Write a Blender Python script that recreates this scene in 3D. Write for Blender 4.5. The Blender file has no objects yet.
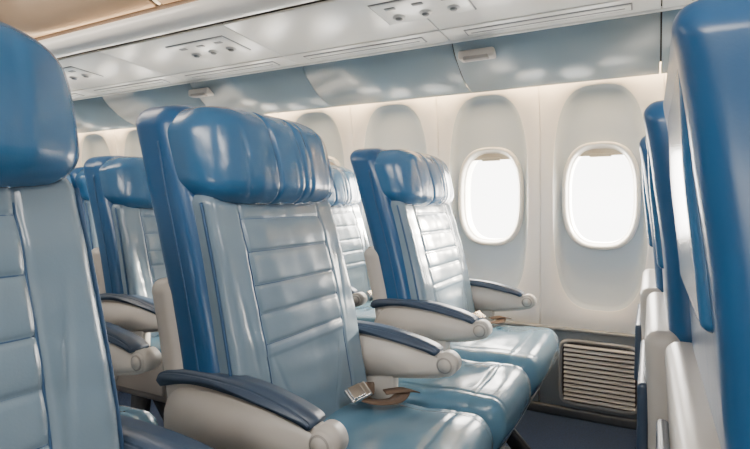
import bpy, bmesh, math
from mathutils import Vector, noise, Matrix
C = bpy.context; D = bpy.data
CAMZ = 1.02

# ---------------- materials ----------------
def mat(name, col, rough=0.5, metal=0.0, var=0.0, vscale=8.0, bump=0.0, bscale=80.0, wr=0.0, wscale=7.0, emis=None, estr=0.0, coat=0.0, col2=None, sheen=0.0):
    m = D.materials.new(name); m.use_nodes = True
    nt = m.node_tree; b = nt.nodes['Principled BSDF']
    b.inputs['Base Color'].default_value = (*col, 1)
    b.inputs['Roughness'].default_value = rough
    b.inputs['Metallic'].default_value = metal
    b.inputs['Coat Weight'].default_value = coat
    b.inputs['Coat Roughness'].default_value = 0.2
    tc = nt.nodes.new('ShaderNodeTexCoord')
    n = nt.nodes.new('ShaderNodeTexNoise'); n.inputs['Scale'].default_value = vscale
    n.inputs['Detail'].default_value = 4
    nt.links.new(tc.outputs['Object'], n.inputs['Vector'])
    r = nt.nodes.new('ShaderNodeValToRGB')
    c2 = col2 or tuple(c*(1-var) for c in col)
    r.color_ramp.elements[0].position = .3; r.color_ramp.elements[1].position = .7
    r.color_ramp.elements[0].color = (*c2, 1); r.color_ramp.elements[1].color = (*col, 1)
    nt.links.new(n.outputs['Fac'], r.inputs['Fac'])
    nt.links.new(r.outputs['Color'], b.inputs['Base Color'])
    prev = None
    for (s, sc, dist) in ((bump, bscale, .002), (wr, wscale, .02)):
        if s > 0:
            nn = nt.nodes.new('ShaderNodeTexNoise'); nn.inputs['Scale'].default_value = sc
            nn.inputs['Detail'].default_value = 2
            nt.links.new(tc.outputs['Object'], nn.inputs['Vector'])
            bp = nt.nodes.new('ShaderNodeBump'); bp.inputs['Strength'].default_value = s
            bp.inputs['Distance'].default_value = dist
            nt.links.new(nn.outputs['Fac'], bp.inputs['Height'])
            if prev: nt.links.new(prev.outputs['Normal'], bp.inputs['Normal'])
            nt.links.new(bp.outputs['Normal'], b.inputs['Normal']); prev = bp
    if emis:
        b.inputs['Emission Color'].default_value = (*emis, 1)
        b.inputs['Emission Strength'].default_value = estr
    return m

M = {}
M['grey_leather'] = mat('leather_grey_blue', (.190,.275,.355), .27, var=.08, bump=.10, bscale=300, wr=.32, wscale=6, coat=.55)
M['seat_leather'] = mat('leather_seat_blue', (.130,.280,.410), .26, var=.10, bump=.10, bscale=300, wr=.32, wscale=6, coat=.55)
M['blue_leather'] = mat('leather_blue', (.018,.100,.250), .31, var=.10, bump=.06, bscale=300, wr=.18, wscale=8, coat=.35)
M['head_leather'] = mat('leather_headrest', (.036,.145,.310), .26, var=.10, bump=.08, bscale=300, wr=.32, wscale=9, coat=.55)
M['piping'] = mat('piping_blue', (.03,.09,.20), .5)
M['navy'] = mat('navy_vinyl', (.055,.085,.14), .36, var=.2, bump=.15, bscale=300)
M['beige'] = mat('beige_plastic', (.56,.53,.49), .36, var=.05)
M['beige2'] = mat('beige_plastic_dark', (.34,.32,.30), .5, var=.05)  # darker beige for seat frames, armrest rings and latch lips
M['metal'] = mat('brushed_metal', (.62,.61,.60), .25, metal=1.0)
M['dark'] = mat('dark_metal', (.05,.055,.065), .5)
M['belt'] = mat('belt_webbing', (.15,.10,.07), .8, bump=.6, bscale=400)
M['wall'] = mat('sidewall_panel', (.78,.755,.72), .42, var=.03, vscale=3)
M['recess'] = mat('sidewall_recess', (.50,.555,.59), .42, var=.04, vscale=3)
M['frame'] = mat('window_frame', (.82,.78,.70), .35)
M['shade'] = mat('window_shade', (.62,.51,.36), .5)
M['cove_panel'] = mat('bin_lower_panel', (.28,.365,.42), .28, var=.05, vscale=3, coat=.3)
M['psu'] = mat('service_panel_white', (.84,.825,.79), .28, var=.03, vscale=3, coat=.2)
M['psu_grey'] = mat('service_panel_grey', (.24,.245,.25), .45)
M['gap'] = mat('gap_dark', (.06,.05,.045), .7)
M['bin'] = mat('bin_door_beige', (.34,.25,.175), .34, var=.08, vscale=2)
M['binback'] = mat('bin_cavity_brown', (.10,.07,.05), .6)
M['kick'] = mat('kick_panel', (.165,.185,.205), .5, var=.1, vscale=5)
M['grille'] = mat('grille_cream', (.55,.52,.47), .5)
M['carpet'] = mat('carpet_navy', (.006,.024,.075), .95, var=.5, vscale=120, bump=1, bscale=500)
M['ceil'] = mat('ceiling_cream', (.55,.46,.36), .6)
M['cove'] = mat('cove_light_strip', (1,.9,.75), .5, emis=(1,.70,.39), estr=50)
M['cove2'] = mat('bin_edge_light_strip', (1,.9,.75), .5, emis=(1,.74,.46), estr=28)
g = D.materials.new('window_glass'); g.use_nodes = True
gn=g.node_tree; gn.nodes.clear()
M['glass'] = g
go=gn.nodes.new('ShaderNodeOutputMaterial'); gm=gn.nodes.new('ShaderNodeMixShader'); gt=gn.nodes.new('ShaderNodeBsdfTransparent'); gg=gn.nodes.new('ShaderNodeBsdfGlossy')
gg.inputs['Roughness'].default_value=.03; gm.inputs[0].default_value=.05
gn.links.new(gt.outputs[0],gm.inputs[1]); gn.links.new(gg.outputs[0],gm.inputs[2]); gn.links.new(gm.outputs[0],go.inputs[0])

# ---------------- helpers ----------------
def obj(name, me, parent=None, mats=None, smooth=True):
    o = D.objects.new(name, me); C.scene.collection.objects.link(o)
    if mats:
        for m in mats: me.materials.append(m)
    if smooth:
        for p in me.polygons: p.use_smooth = True
    if parent: o.parent = parent
    return o
def empty(name, loc=(0,0,0)):
    e = D.objects.new(name, None); C.scene.collection.objects.link(e); e.location = loc
    e.empty_display_size = .1
    return e
def mk(verts, faces, mi=None):
    me = D.meshes.new('m'); me.from_pydata([tuple(v) for v in verts], [], faces)
    if mi: 
        for p, i in zip(me.polygons, mi): p.material_index = i
    me.update(); return me
def axis(a, r, n, m):
    out = []
    for i in range(m, 0, -1): out.append(-(a-r) - r*math.tan(math.radians(45)*i/m))
    for i in range(n+1): out.append(-(a-r) + 2*(a-r)*i/n)
    for i in range(1, m+1): out.append((a-r) + r*math.tan(math.radians(45)*i/m))
    return out
def rbox(c, dims, r, n=(2,2,2), m=4, fn=None):
    h = [d/2 for d in dims]; r = min(r, min(h)*.999)
    ax = [axis(h[i], r, n[i], m) for i in range(3)]
    N = [len(a)-1 for a in ax]
    vid = {}; verts = []
    def V(i,j,k):
        key=(i,j,k)
        if key in vid: return vid[key]
        q=[ax[0][i],ax[1][j],ax[2][k]]
        inn=[max(-(h[t]-r),min(h[t]-r,q[t])) for t in range(3)]
        dv=Vector([q[t]-inn[t] for t in range(3)])
        if dv.length>1e-9: dv=dv.normalized()*r
        p=Vector([inn[t]+dv[t]+c[t] for t in range(3)])
        if fn: p=fn(p,(( p[0]-c[0])/h[0],(p[1]-c[1])/h[1],(p[2]-c[2])/h[2]))
        verts.append(p); vid[key]=len(verts)-1; return vid[key]
    faces=[]
    for j in range(N[1]):
        for k in range(N[2]):
            faces.append((V(0,j,k),V(0,j,k+1),V(0,j+1,k+1),V(0,j+1,k)))
            faces.append((V(N[0],j,k),V(N[0],j+1,k),V(N[0],j+1,k+1),V(N[0],j,k+1)))
    for i in range(N[0]):
        for k in range(N[2]):
            faces.append((V(i,0,k),V(i+1,0,k),V(i+1,0,k+1),V(i,0,k+1)))
            faces.append((V(i,N[1],k),V(i,N[1],k+1),V(i+1,N[1],k+1),V(i+1,N[1],k)))
    for i in range(N[0]):
        for j in range(N[1]):
            faces.append((V(i,j,0),V(i,j+1,0),V(i+1,j+1,0),V(i+1,j,0)))
            faces.append((V(i,j,N[2]),V(i+1,j,N[2]),V(i+1,j+1,N[2]),V(i,j+1,N[2])))
    return mk(verts,faces)
def join(*mes):
    bm=bmesh.new()
    for me in mes: bm.from_mesh(me)
    out=D.meshes.new('j'); bm.to_mesh(out); bm.free(); return out
def cyl(c, r, L, ax='Y', seg=32, bev=.003):
    bm=bmesh.new()
    bmesh.ops.create_cone(bm,cap_ends=True,segments=seg,radius1=r,radius2=r,depth=L)
    if bev: bmesh.ops.bevel(bm,geom=[e for e in bm.edges if e.calc_face_angle(0)>1],offset=bev,segments=3,affect='EDGES')
    R={'Y':Matrix.Rotation(math.pi/2,4,'X'),'X':Matrix.Rotation(math.pi/2,4,'Y'),'Z':Matrix.Identity(4)}[ax]
    bmesh.ops.transform(bm,matrix=Matrix.Translation(c)@R,verts=bm.verts)
    me=D.meshes.new('c'); bm.to_mesh(me); bm.free(); return me
def tube(pts, r, seg=10):
    verts=[];faces=[]
    P=[Vector(p) for p in pts]
    for i,p in enumerate(P):
        t=(P[min(i+1,len(P)-1)]-P[max(i-1,0)]).normalized()
        up=Vector((1,0,0)) if abs(t.x)<.8 else Vector((0,1,0))
        a=t.cross(up).normalized(); b=t.cross(a).normalized()
        for s in range(seg):
            an=2*math.pi*s/seg
            verts.append(p+a*math.cos(an)*r+b*math.sin(an)*r)
    for i in range(len(P)-1):
        for s in range(seg):
            s2=(s+1)%seg
            faces.append((i*seg+s,i*seg+s2,(i+1)*seg+s2,(i+1)*seg+s))
    faces.append(tuple(range(seg))[::-1]); faces.append(tuple(range((len(P)-1)*seg,len(P)*seg)))
    return mk(verts,faces)
def smoothpts(pts, n=8):
    P=[Vector(p) for p in pts]; out=[]
    for i in range(len(P)-1):
        p0=P[max(i-1,0)];p1=P[i];p2=P[i+1];p3=P[min(i+2,len(P)-1)]
        for k in range(n):
            t=k/n
            out.append(.5*((2*p1)+(-p0+p2)*t+(2*p0-5*p1+4*p2-p3)*t*t+(-p0+3*p1-3*p2+p3)*t**3))
    out.append(P[-1]); return out
def prism(profile, y0, y1, bev=.008, seg=3):
    bm=bmesh.new()
    vs=[bm.verts.new((x,y0,z)) for x,z in profile]
    f=bm.faces.new(vs)
    r=bmesh.ops.extrude_face_region(bm,geom=[f])
    bmesh.ops.translate(bm,vec=(0,y1-y0,0),verts=[v for v in r['geom'] if isinstance(v,bmesh.types.BMVert)])
    bmesh.ops.recalc_face_normals(bm,faces=bm.faces)
    if bev:
        ed=[e for e in bm.edges if abs(e.verts[0].co.y-e.verts[1].co.y)<1e-6]
        bmesh.ops.bevel(bm,geom=ed,offset=bev,segments=seg,affect='EDGES',clamp_overlap=True)
    me=D.meshes.new('p'); bm.to_mesh(me); bm.free(); return me
def G(d,w): return math.exp(-(d/w)**2)

# ---------------- seat template ----------------
def rec(z):
    t=1.14-z
    return .23*t + .012*math.sin(max(0,min(1,(z-.45)/.6))*math.pi)
T={}
def f_shell(p,u):
    w=u[2]
    y=p.y*(1-.03*max(0,w)**6)
    x=p.x+rec(p.z)
    if w>0: x-= .02*w**3
    z=p.z-.030*(abs(u[1])**6)*max(0,w)**3
    return Vector((x,y,z))
T['back_shell']=(rbox((-.085,0,.852),(.125,.56,.785),.04,(3,20,24),6,f_shell),'blue_leather')
HS=[.985,.915,.845,.785,.725]
def sv_(z): return .168+.012*(z-.75)
PXF=.01
def pad_d(y,z,u1,u2):
    sv=sv_(z)
    d=.014*(1-abs(u1)**2.5)*(1-abs(u2)**6)
    seam=max(G(y-sv,.005),G(y+sv,.005)); d-=.005*seam
    d+=.002*max(G(y-sv,.03),G(y+sv,.03))
    if abs(y)<sv:
        near=min(abs(z-s) for s in HS)
        if z>.70: d+=.0018*(1-G(near,.014))
        d-=.0038*G(near,.0032)*min(1,(sv-abs(y))/.01)
    d+=.014*max(0,(abs(u1)-.70)/.30)**1.2*(1 if abs(u1)<.97 else .6)
    d+=.004*noise.noise(Vector((y*14,z*5,3.1)))
    d+=.003*noise.noise(Vector((y*5+z*8,z*20,7.7)))
    for (y0,z0,sl) in ((.10,.60,.5),(-.12,.62,-.4),(.20,.80,.15),(-.21,.75,-.1)):
        d-=.003*G(y-y0-sl*(z-z0),.006)*G(z-z0,.07)
    return d
def f_pad(p,u):
    x,y,z=p
    front=max(0,u[0])
    d=pad_d(y,z,u[1],u[2])
    y2=y*(1-.03*max(0,u[2]))
    return Vector((x+d*front+rec(z),y2,z))
PW=.53
T['back_cushion']=(rbox((-.025,0,.745),(.07,PW,.60),.03,(1,110,130),5,f_pad),'grey_leather')
def on_pad(y,z,off=.0):
    u1=y/(PW/2); u2=(z-.745)/.30
    return Vector((PXF+pad_d(y,z,u1,u2)+rec(z)+off, y*(1-.03*max(0,u2)), z))
pp=[]
for s in (-1,1):
    pp.append(tube([on_pad(s*sv_(z),z,.0005) for z in [.50+.0125*i for i in range(41)]],.0018,6))
for h in HS:
    pp.append(tube([on_pad(sv_(h)*(-.98+1.96*i/30),h,.0000) for i in range(31)],.0012,6))
T['stitching']=(join(*pp),'piping')
def f_head(p,u):
    x,y,z=p
    front=max(0,u[0])
    d=.020*(1-abs(u[1])**3)*(1-abs(u[2])**2.5)
    wx=.010*noise.noise(Vector((y*3,z*8,1)))
    for (s,dep,w) in ((-.062,.014,.0045),(.015,.007,.006),(.045,.008,.006),(.080,.007,.007),(-.17,.003,.006),(.17,.003,.01)):
        k=.45+.8*noise.noise(Vector((s*40,z*12,5)))
        if s==-.062: k=1
        d-=dep*k*G(y-s-wx-.05*s/.06*(z-1.14)*.5,w)
    d+=.004*noise.noise(Vector((y*22,z*4,9)))
    uz=u[2]
    yy=y*(1-.06*max(0,uz)**3-.06*max(0,-uz)**4)
    zz=z-.032*abs(u[1])**6*max(0,uz)+.012*abs(u[1])**4*max(0,-uz)
    x=x-.030*abs(u[1])**4
    return Vector((x+d*front+rec(z),yy,zz))
T['headrest']=(rbox((.0,0,1.126),(.120,.545,.222),.050,(2,120,52),8,f_head),'head_leather')
def f_bs(p,u):
    return Vector((p.x+rec(p.z),p.y,p.z))
T['rear_shell']=(rbox((-.150,0,.60),(.075,.575,.52),.03,(2,4,8),5,f_bs),'beige')
T['tray_table']=(rbox((-.196,0,.76),(.018,.40,.20),.008,(1,4,4),3,f_bs),'beige')
T['tray_latch']=(rbox((-.208,0,.872),(.012,.05,.02),.005,(1,1,1),2,f_bs),'psu_grey')
T['rear_panel']=(rbox((-.145,0,1.03),(.028,.44,.30),.013,(1,8,8),4,f_bs),'head_leather')
T['rear_pocket']=(rbox((-.198,0,.54),(.022,.42,.18),.01,(1,4,4),3,f_bs),'navy')
pts=[]
for s in (-1,1):
    L=[(.006+rec(z)-.008, s*(PW/2+.002-.008*max(0,(z-.745)/.3)), z) for z in [.47+.05*i for i in range(12)]]
    pts.append(tube(smoothpts(L,3),.0035,8))
    L=[(-.075+rec(z), s*.2805, z) for z in [.50+.05*i for i in range(14)]]
    pts.append(tube(smoothpts(L,3),.0022,8))
T['piping']=(join(*pts),'piping')
def f_cush(p,u):
    x,y,z=p
    up=max(0,u[2]); d=0
    d+=.016*(1-abs(u[1])**3)*(1-abs(u[0])**4)
    d-=.004*(G(y-.19,.004)+G(y+.19,.004))+.005*G(x-.43,.004)*(1 if abs(y)<.19 else .4)
    d+=.005*noise.noise(Vector((x*10,y*7,2)))
    d+=.0025*noise.noise(Vector((x*24,y*8,5)))
    d+=.012*(x-.3)/.25
    z2=z+d*up
    x2=x-.022*abs(u[1])**4*max(0,u[0])
    if u[0]>.5 and z<.44: x2-=.05*(.44-z)/.09*((u[0]-.5)/.5)
    return Vector((x2,y,z2))
T['seat_cushion']=(rbox((.300,0,.43),(.445,.515,.165),.05,(60,60,6),6,f_cush),'seat_leather')
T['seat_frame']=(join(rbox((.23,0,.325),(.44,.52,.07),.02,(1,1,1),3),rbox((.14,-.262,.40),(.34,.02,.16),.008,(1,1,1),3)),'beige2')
leg=[]
for yy in (-.17,.17):
    leg.append(prism([(.0,.0),(.06,.0),(.12,.30),(.02,.30)],yy-.015,yy+.015,.004))
    leg.append(prism([(.36,.0),(.42,.0),(.42,.03),(.16,.30),(.10,.30)],yy-.014,yy+.014,.004))
    leg.append(rbox((.2,yy,.012),(.46,.05,.024),.006,(1,1,1),2))
T['legs']=(join(*leg),'dark')
def arm(side):
    y=side*(.272 if side<0 else .298)
    sx=.85 if side<0 else .93
    dz=-.004
    prof=smoothpts([(-.06,0,.60),(-.02,0,.655),(.10,0,.668),(.24,0,.660),(.34,0,.645),(.39,0,.635),(.425,0,.61),(.40,0,.583),(.33,0,.568),(.20,0,.552),(.06,0,.535),(-.02,0,.53),(-.06,0,.56)],5)
    prof=[(p.x*sx,p.z+dz) for p in prof]
    body=prism(prof,y-.024,y+.024,.009,4)
    low=rbox((.10,y,.50),(.26,.036,.14),.015,(1,1,1),3)
    top=smoothpts([(-.075,0,.66),(-.05,0,.682),(.06,0,.690),(.20,0,.686),(.30,0,.671),(.355,0,.657),(.378,0,.645),(.370,0,.634),(.34,0,.642),(.28,0,.652),(.18,0,.664),(.04,0,.668),(-.06,0,.650)],5)
    pad=prism([(p.x*sx,p.z+dz) for p in top],y-.030,y+.030,.007,4)
    kx=.402*sx; kz=.614+dz
    knob=cyl((kx,y,kz),.029,.060,'Y',36,.007)
    ring=cyl((kx,y,kz),.020,.065,'Y',30,.002)
    cap=cyl((kx,y,kz),.0165,.070,'Y',24,.002)
    return body,low,pad,knob,ring,cap
for nm,s in (('inner',-1),('outer',1)):
    b,l,p,k,r,c=arm(s)
    T['armrest_body_'+nm]=(join(b,l,k),'beige')
    T['armrest_pad_'+nm]=(p,'navy')
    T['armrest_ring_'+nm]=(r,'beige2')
    T['armrest_cap_'+nm]=(c,'beige')
def ribbon(path,w,th=.003):
    P=smoothpts(path,8); vs=[];fs=[]
    for i,p in enumerate(P):
        t=(P[min(i+1,len(P)-1)]-P[max(i-1,0)]).normalized()
        s=t.cross(Vector((0,0,1))).normalized()*w/2
        n=Vector((0,0,th))
        vs+= [p-s,p+s,p+s+n,p-s+n]
    for i in range(len(P)-1):
        for a in range(4):
            b=(a+1)%4
            fs.append((i*4+a,i*4+b,(i+1)*4+b,(i+1)*4+a))
    fs.append((3,2,1,0)); k=(len(P)-1)*4; fs.append((k,k+1,k+2,k+3))
    return mk(vs,fs)
T['belt_strap']=(join(ribbon([(.215,.09,.556),(.255,.105,.546),(.285,.15,.541),(.285,.20,.543),(.265,.245,.537)],.038),
                      ribbon([(.245,.18,.546),(.285,.215,.549),(.30,.250,.538)],.036),
                      ribbon([(.16,.24,.54),(.19,.19,.556),(.215,.14,.556),(.222,.12,.556)],.038)),'belt')
bk=rbox((0,0,0),(.060,.044,.014),.006,(1,1,1),3); bk2=rbox((-.006,0,.009),(.036,.036,.008),.003,(1,1,1),3)
bj=join(bk,bk2); bj.transform(Matrix.Translation((.218,.085,.568))@Matrix.Rotation(1.0,4,'Z')@Matrix.Rotation(-.25,4,'Y')@Matrix.Rotation(.6,4,'X'))
T['belt_buckle']=(bj,'metal')
for k,(me,mm) in T.items():
    me.name=k; me.materials.append(M[mm])
    for p in me.polygons: p.use_smooth=True
TU={}
BACK=('back_shell','back_cushion','stitching','headrest','rear_shell','rear_panel','rear_pocket','piping')
for k in BACK:
    me=T[k][0].copy(); me.name=k+'_upright'
    for v in me.vertices: v.co.x-=.19*(1.14-v.co.z)
    if k=='rear_shell':
        for v in me.vertices:
            if v.co.z>.5: v.co.z-=.10
    TU[k]=me
def seat(x,y,sy=1.0,sz=1.0,skip=(),upright=False):
    e=empty('airplane_seat',(x,y,0)); e.scale=(1,sy,sz)
    for k,(me,mm) in T.items():
        if any(k.startswith(s) for s in skip): continue
        if upright and k in TU: me=TU[k]
        o=D.objects.new(k,me); C.scene.collection.objects.link(o); o.parent=e
    return e
FX=-.835
hero=seat(FX,.997,.895)
for k in ('seat_cushion','seat_frame','legs'):
    o=D.objects.new('middle_'+k,T[k][0]); C.scene.collection.objects.link(o); o.parent=hero
    o.location=(0,(1.452-.997)/.895,0); o.scale=(1,.72/.895,1)
seat(FX,1.945,1.00,.992)
seat(-.745,.190,1.0,1.02)
seat(-1.87,1.57,1.0,.98)
seat(-1.54,.62,1.0)
seat(-1.47,2.24,1.0,.985)
for x in (-2.95,-3.85,-4.8):
    for y in (.95,1.55,2.15): seat(x,y)
for x,y,sy in ((.185,.87,1),(.150,1.47,1),(.130,2.07,1)): seat(x,y,sy,1.0,('tray',),True)

# ---------------- cabin shell ----------------
X0,X1=-9.5,2.6
WY=2.65
def bend(v):
    z=v[2]; 
    return (v[0], v[1]-.35*max(0,z-1.25)**2 , z)
NS=96
def sup(t,a,b,n):
    c,s=math.cos(t),math.sin(t)
    k=(max(abs(c),abs(s)) if n is None else (abs(c)**n+abs(s)**n)**(1/n))
    return a*c/k,b*s/k
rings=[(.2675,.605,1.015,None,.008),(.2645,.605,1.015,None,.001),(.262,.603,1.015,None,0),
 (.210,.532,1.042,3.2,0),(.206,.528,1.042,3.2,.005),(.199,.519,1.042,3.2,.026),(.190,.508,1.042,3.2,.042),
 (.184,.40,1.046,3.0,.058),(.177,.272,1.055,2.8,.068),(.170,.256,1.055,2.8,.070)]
verts=[];faces=[];mi=[]
cells=[-.22-.535*k for k in range(-5,17)]
for cx in cells:
    base=len(verts)
    for (a,b,cz,n,dy) in rings:
        for s in range(NS):
            u,w=sup(2*math.pi*s/NS,a,b,n)
            verts.append(bend((cx+u,WY+dy,cz+w)))
    for r in range(len(rings)-1):
        for s in range(NS):
            s2=(s+1)%NS
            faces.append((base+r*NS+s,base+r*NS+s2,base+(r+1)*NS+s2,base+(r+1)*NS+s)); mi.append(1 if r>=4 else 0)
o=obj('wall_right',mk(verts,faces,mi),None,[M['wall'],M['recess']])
def box(name,x0,x1,y0,y1,z0,z1,m,parent=None,bev=0):
    me=rbox(((x0+x1)/2,(y0+y1)/2,(z0+z1)/2),(x1-x0,y1-y0,z1-z0),bev or .0005,(1,1,1),2 if bev else 1)
    return obj(name,me,parent,[m],smooth=bool(bev))
wr=o
box('wall_upper_strip',X0,X1,2.605,2.66,1.60,2.3,M['wall'],wr)
box('wall_lower_backing',X0,X1,2.66,2.70,0,.44,M['wall'],wr)
def ringmesh(cx,rs,mat_i=0):
    vs=[];fs=[]
    for (a,b,n,dy) in rs:
        for s in range(NS):
            u,w=sup(2*math.pi*s/NS,a,b,n); vs.append(bend((cx+u,WY+dy,1.055+w)))
    for r in range(len(rs)-1):
        for s in range(NS):
            s2=(s+1)%NS; fs.append((r*NS+s,r*NS+s2,(r+1)*NS+s2,(r+1)*NS+s))
    return mk(vs,fs)
for i,cx in enumerate(cells):
    e=empty('window_%d'%(i+1),(0,0,0))
    obj('frame',ringmesh(cx,[(.175,.260,2.8,.072),(.173,.258,2.8,.050),(.168,.253,2.8,.040),(.160,.246,2.8,.040),(.153,.239,2.8,.052),(.149,.235,2.8,.070),(.148,.234,2.8,.076),(.143,.230,2.8,.080),(.142,.229,2.8,.090),(.142,.229,2.8,.17)]),e,[M['frame']])
    vs=[];
    for s in range(NS):
        u,w=sup(2*math.pi*s/NS,.1425,.2295,2.8); vs.append((cx+u,WY+.115,1.055+w))
    obj('pane',mk(vs,[tuple(range(NS))]),e,[M['glass']],smooth=False)
    vs=[];fs=[]
    K=20
    for s in range(K+1):
        x=-.120+.240*s/K
        zt=.226*(1-min(1,abs(x)/.1435)**2.8)**(1/2.8)
        vs+=[(cx+x,WY+.088,1.055+zt+.01),(cx+x,WY+.088,min(1.055+zt+.009,1.055+.194))]
    for s in range(K): fs.append((2*s,2*s+2,2*s+3,2*s+1))
    obj('shade',mk(vs,fs),e,[M['shade']])
    obj('shade_handle',rbox((cx,WY+.078,1.055+.196),(.10,.014,.018),.006,(1,1,1),3),e,[M['shade']])
kp=empty('baseboard_right')
k0=-.4875
for i in range(-2,8):
    xa=k0-1.07*i; xb=xa+1.064
    obj('kick_panel',rbox(((xa+xb)/2,2.645,.225),(xb-xa,.03,.365),.006,(1,1,1),3),kp,[M['kick']])
obj('ledge',rbox(((X0+X1)/2,2.64,.413),(X1-X0,.036,.016),.005,(1,1,1),2),kp,[M['psu_grey']])
obj('skirting',rbox(((X0+X1)/2,2.635,.022),(X1-X0,.05,.044),.008,(1,1,1),2),kp,[M['dark']])
for cx in cells[3::2]:
    e=empty('air_grille',(cx,2.625,.215))
    vs=[];fs=[]
    rs=[(.178,.158,8,0.006),(.176,.156,8,-.006),(.170,.150,8,-.010),(.163,.143,8,-.006),(.160,.140,8,.006)]
    for (a,b,n,dy) in rs:
        for s in range(NS):
            u,w=sup(2*math.pi*s/NS,a,b,n); vs.append((u,dy,w))
    for r in range(len(rs)-1):
        for s in range(NS):
            s2=(s+1)%NS; fs.append((r*NS+s,r*NS+s2,(r+1)*NS+s2,(r+1)*NS+s))
    obj('surround',mk(vs,fs),e,[M['psu_grey']])
    ms=[]
    for k in range(13):
        z=-.126+.021*k
        b=rbox((0,0,0),(.305,.018,.009),.004,(1,1,1),3)
        b.transform(Matrix.Translation((0,-.006,z))@Matrix.Rotation(.5,4,'X')); ms.append(b)
    obj('louvres',join(*ms),e,[M['grille']])
    obj('backing',rbox((0,.003,0),(.33,.004,.29),.001,(1,1,1),1),e,[M['gap']],smooth=False)

def xsheet(prof,x0,x1,th=.008):
    P=[Vector((0,a,b)) for a,b in prof]
    vs=[];fs=[]
    nrm=[]
    for i in range(len(P)):
        t=(P[min(i+1,len(P)-1)]-P[max(i-1,0)]).normalized()
        nrm.append(Vector((0,t.z,-t.y)))
    n=len(P)
    for x in (x0,x1):
        for i,p in enumerate(P): vs.append((x,p.y,p.z))
        for i,p in enumerate(P):
            q=p-nrm[i]*th; vs.append((x,q.y,q.z))
    for i in range(n-1):
        fs.append((i,i+1,2*n+i+1,2*n+i))
        fs.append((n+i+1,n+i,3*n+i,3*n+i+1))
        fs.append((i+1,i,n+i,n+i+1)); fs.append((2*n+i,2*n+i+1,3*n+i+1,3*n+i))
    fs.append((0,2*n,3*n,n)); fs.append((n-1,2*n-1,4*n-1,3*n-1))
    return mk(vs,fs)
def sp2(pts,n=6): return [(p.x,p.y) for p in smoothpts([(a,b,0) for a,b in pts],n)]
bins=empty('overhead_bin')
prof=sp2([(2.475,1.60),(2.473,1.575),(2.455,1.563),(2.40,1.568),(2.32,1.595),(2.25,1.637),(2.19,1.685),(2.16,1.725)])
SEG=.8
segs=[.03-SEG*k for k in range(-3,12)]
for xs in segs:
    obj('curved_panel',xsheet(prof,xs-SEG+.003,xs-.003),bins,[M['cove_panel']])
obj('panel_backing',xsheet([(2.465,1.615),(2.33,1.63),(2.2,1.71),(2.15,1.75),(1.55,1.785)],X0,X1),bins,[M['gap']],smooth=False)
obj('panel_rail',rbox(((X0+X1)/2,2.148,1.722),(X1-X0,.022,.016),.006,(1,1,1),2),bins,[M['psu']])
for k in range(-1,5):
    x=-.67-1.65*k
    obj('latch',rbox((x,2.205,1.664),(.16,.07,.040),.012,(1,1,1),3),bins,[M['beige']])
    obj('latch_lip',rbox((x,2.182,1.646),(.11,.035,.018),.006,(1,1,1),3),bins,[M['beige2']])
def S(s): return (2.145-.575*s, 1.722+.04*s)
ps=empty('passenger_service_panel')
ROT=Matrix.Rotation(math.atan2(.04,-.575)+math.pi,4,'X')
def on(me,x,s,off=0):
    y,z=S(s); me.transform(Matrix.Translation((x,y,z-off))@ROT); return me
for xs in segs:
    a,b=xs-SEG+.002,xs-.002; cx=(a+b)/2
    obj('outer_strip',on(rbox((0,0,0),(b-a,.125,.010),.004,(1,1,1),2),cx,.13),ps,[M['psu']])
    obj('inner_panel',on(rbox((0,0,0),(b-a,.400,.010),.004,(1,1,1),2),cx,.60),ps,[M['psu']])
    obj('vent_surround',on(rbox((0,0,0),(.62,.066,.010),.0049,(1,1,1),3),cx,.13,.0025),ps,[M['psu_grey']])
    obj('vent_plate',on(rbox((0,0,0),(.608,.052,.010),.0045,(1,1,1),3),cx,.13,.0045),ps,[M['psu']])
    obj('vent_groove',on(rbox((0,0,0),(.57,.005,.004),.001,(1,1,1),1),cx,.13,.009),ps,[M['psu_grey']])
for k in range(-2,6):
    x=-1.83-1.08*k
    obj('unit_surround',on(rbox((0,0,0),(.36,.19,.008),.0035,(1,1,1),2),x,.64,.004),ps,[M['psu_grey']])
    obj('unit_plate',on(rbox((0,0,0),(.350,.180,.010),.004,(1,1,1),2),x,.64,.0055),ps,[M['psu']])
    for j,dx in enumerate((-.11,0,.11)):
        c=cyl((0,0,0),.024,.012,'Z',28,.003); obj('air_nozzle',on(c,x+dx,.58,.010),ps,[M['psu']])
        c=cyl((0,0,0),.014,.018,'Z',24,.003); obj('nozzle_core',on(c,x+dx,.58,.012),ps,[M['psu_grey']])
        c=rbox((0,0,0),(.045,.022,.01),.004,(1,1,1),2); obj('call_button',on(c,x+dx,.72,.008),ps,[M['psu_grey']])
obj('edge_rail',xsheet(sp2([(1.575,1.765),(1.54,1.762),(1.508,1.775),(1.497,1.80),(1.507,1.825),(1.535,1.838)]),X0,X1,.006),bins,[M['psu']])
obj('bin_body',xsheet([(1.57,1.79),(1.56,1.84),(1.555,2.0),(1.56,2.27)],X0,X1,.01),bins,[M['binback']],smooth=False)
obj('edge_light',rbox(((X0+X1)/2,1.548,1.846),(X1-X0,.012,.008),.003,(1,1,1),1),bins,[M['cove2']])
dp=sp2([(1.548,1.885),(1.515,1.895),(1.475,1.935),(1.445,2.0),(1.435,2.08),(1.455,2.17),(1.50,2.24)])
for k in range(-2,6):
    xe=-1.88-1.6*k
    obj('bin_door',xsheet(dp,xe-1.575,xe-.025,.012),bins,[M['bin']])
    obj('bin_handle',rbox((xe-.8,1.492,1.925),(.16,.02,.03),.008,(1,1,1),3),bins,[M['psu']])
    L=[(xe-.0,a,b) for a,b in dp]
    obj('bin_divider',tube(L,.010,10),bins,[M['psu']])
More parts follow.
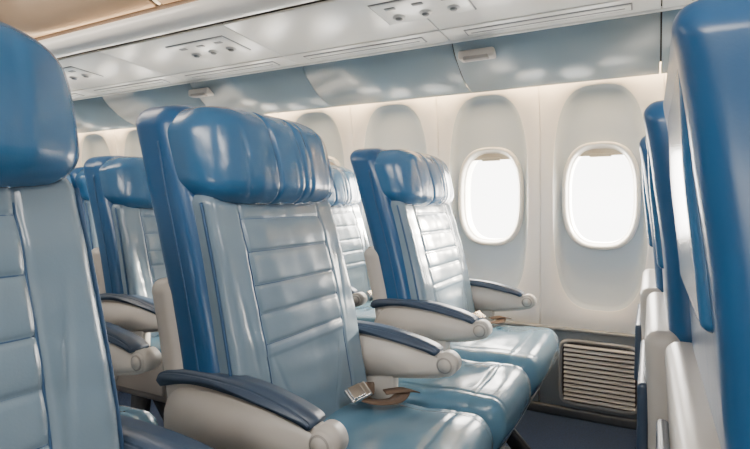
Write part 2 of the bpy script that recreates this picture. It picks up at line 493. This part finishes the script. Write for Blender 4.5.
obj('cove_strip',rbox(((X0+X1)/2,2.545,1.645),(X1-X0,.06,.012),.003,(1,1,1),1),empty('cove_light'),[M['cove']])
box('floor',X0,X1,-2.7,2.7,-.05,0,M['carpet'])
box('ceiling',X0,X1,-2.7,2.7,2.27,2.32,M['ceil'])
box('wall_left',X0,X1,-2.7,-2.65,0,2.27,M['wall'])
box('wall_back',X0-.05,X0,-2.7,2.7,0,2.27,M['wall'])
box('wall_front',X1,X1+.05,-2.7,2.7,0,2.27,M['wall'])

# ---------------- lights ----------------
w=D.worlds.new('w'); C.scene.world=w; w.use_nodes=True
w.node_tree.nodes['Background'].inputs['Color'].default_value=(1,.975,.93,1)
w.node_tree.nodes['Background'].inputs['Strength'].default_value=9
def area(name,loc,target,sx,sy,P,col):
    l=D.lights.new(name,'AREA'); l.shape='RECTANGLE'; l.size=sx; l.size_y=sy; l.energy=P; l.color=col
    o=D.objects.new(name,l); C.scene.collection.objects.link(o); o.location=loc
    d=Vector(target)-Vector(loc); o.rotation_euler=d.to_track_quat('-Z','Y').to_euler(); return o
area('daylight',(-2.0,3.15,1.45),(-2.0,2.6,1.2),8,1.6,1200,(1,.935,.85))
area('added_panel_fill',(-.8,-2.6,1.0),(-1.2,1.9,1.75),5,.45,66,(1,.95,.88))  # added fill lamp to brighten the service panels; wall_left has no windows
area('added_seat_fill',(-.3,-.6,2.2),(-.9,1.2,.7),1.2,.35,29,(1,.95,.88))
area('added_seat_fill',(-3.0,.6,2.2),(-3.2,1.4,.7),2.5,.4,36,(1,.89,.76))
area('added_seat_fill',(.9,.5,2.2),(.2,1.6,.9),.8,.3,20,(1,.96,.92))  # unseen fill lamp added to lighten the near front-row seat backs
sl=D.lights.new('sun','SUN'); sl.energy=18; sl.angle=math.radians(4); sl.color=(1,.89,.73)
so=D.objects.new('sun',sl); C.scene.collection.objects.link(so); so.location=(3,6,3)
so.rotation_euler=Vector((-.50,-.82,-.22)).to_track_quat('-Z','Y').to_euler()

# ---------------- camera ----------------
cam=D.cameras.new('camera'); co=D.objects.new('camera',cam); C.scene.collection.objects.link(co)
co.location=(0,0,CAMZ); co.rotation_euler=(math.pi/2,0,math.radians(28.05))
cam.lens=520/750*36; cam.sensor_width=36; cam.shift_y=-21.5/750; cam.clip_start=.02
C.scene.camera=co
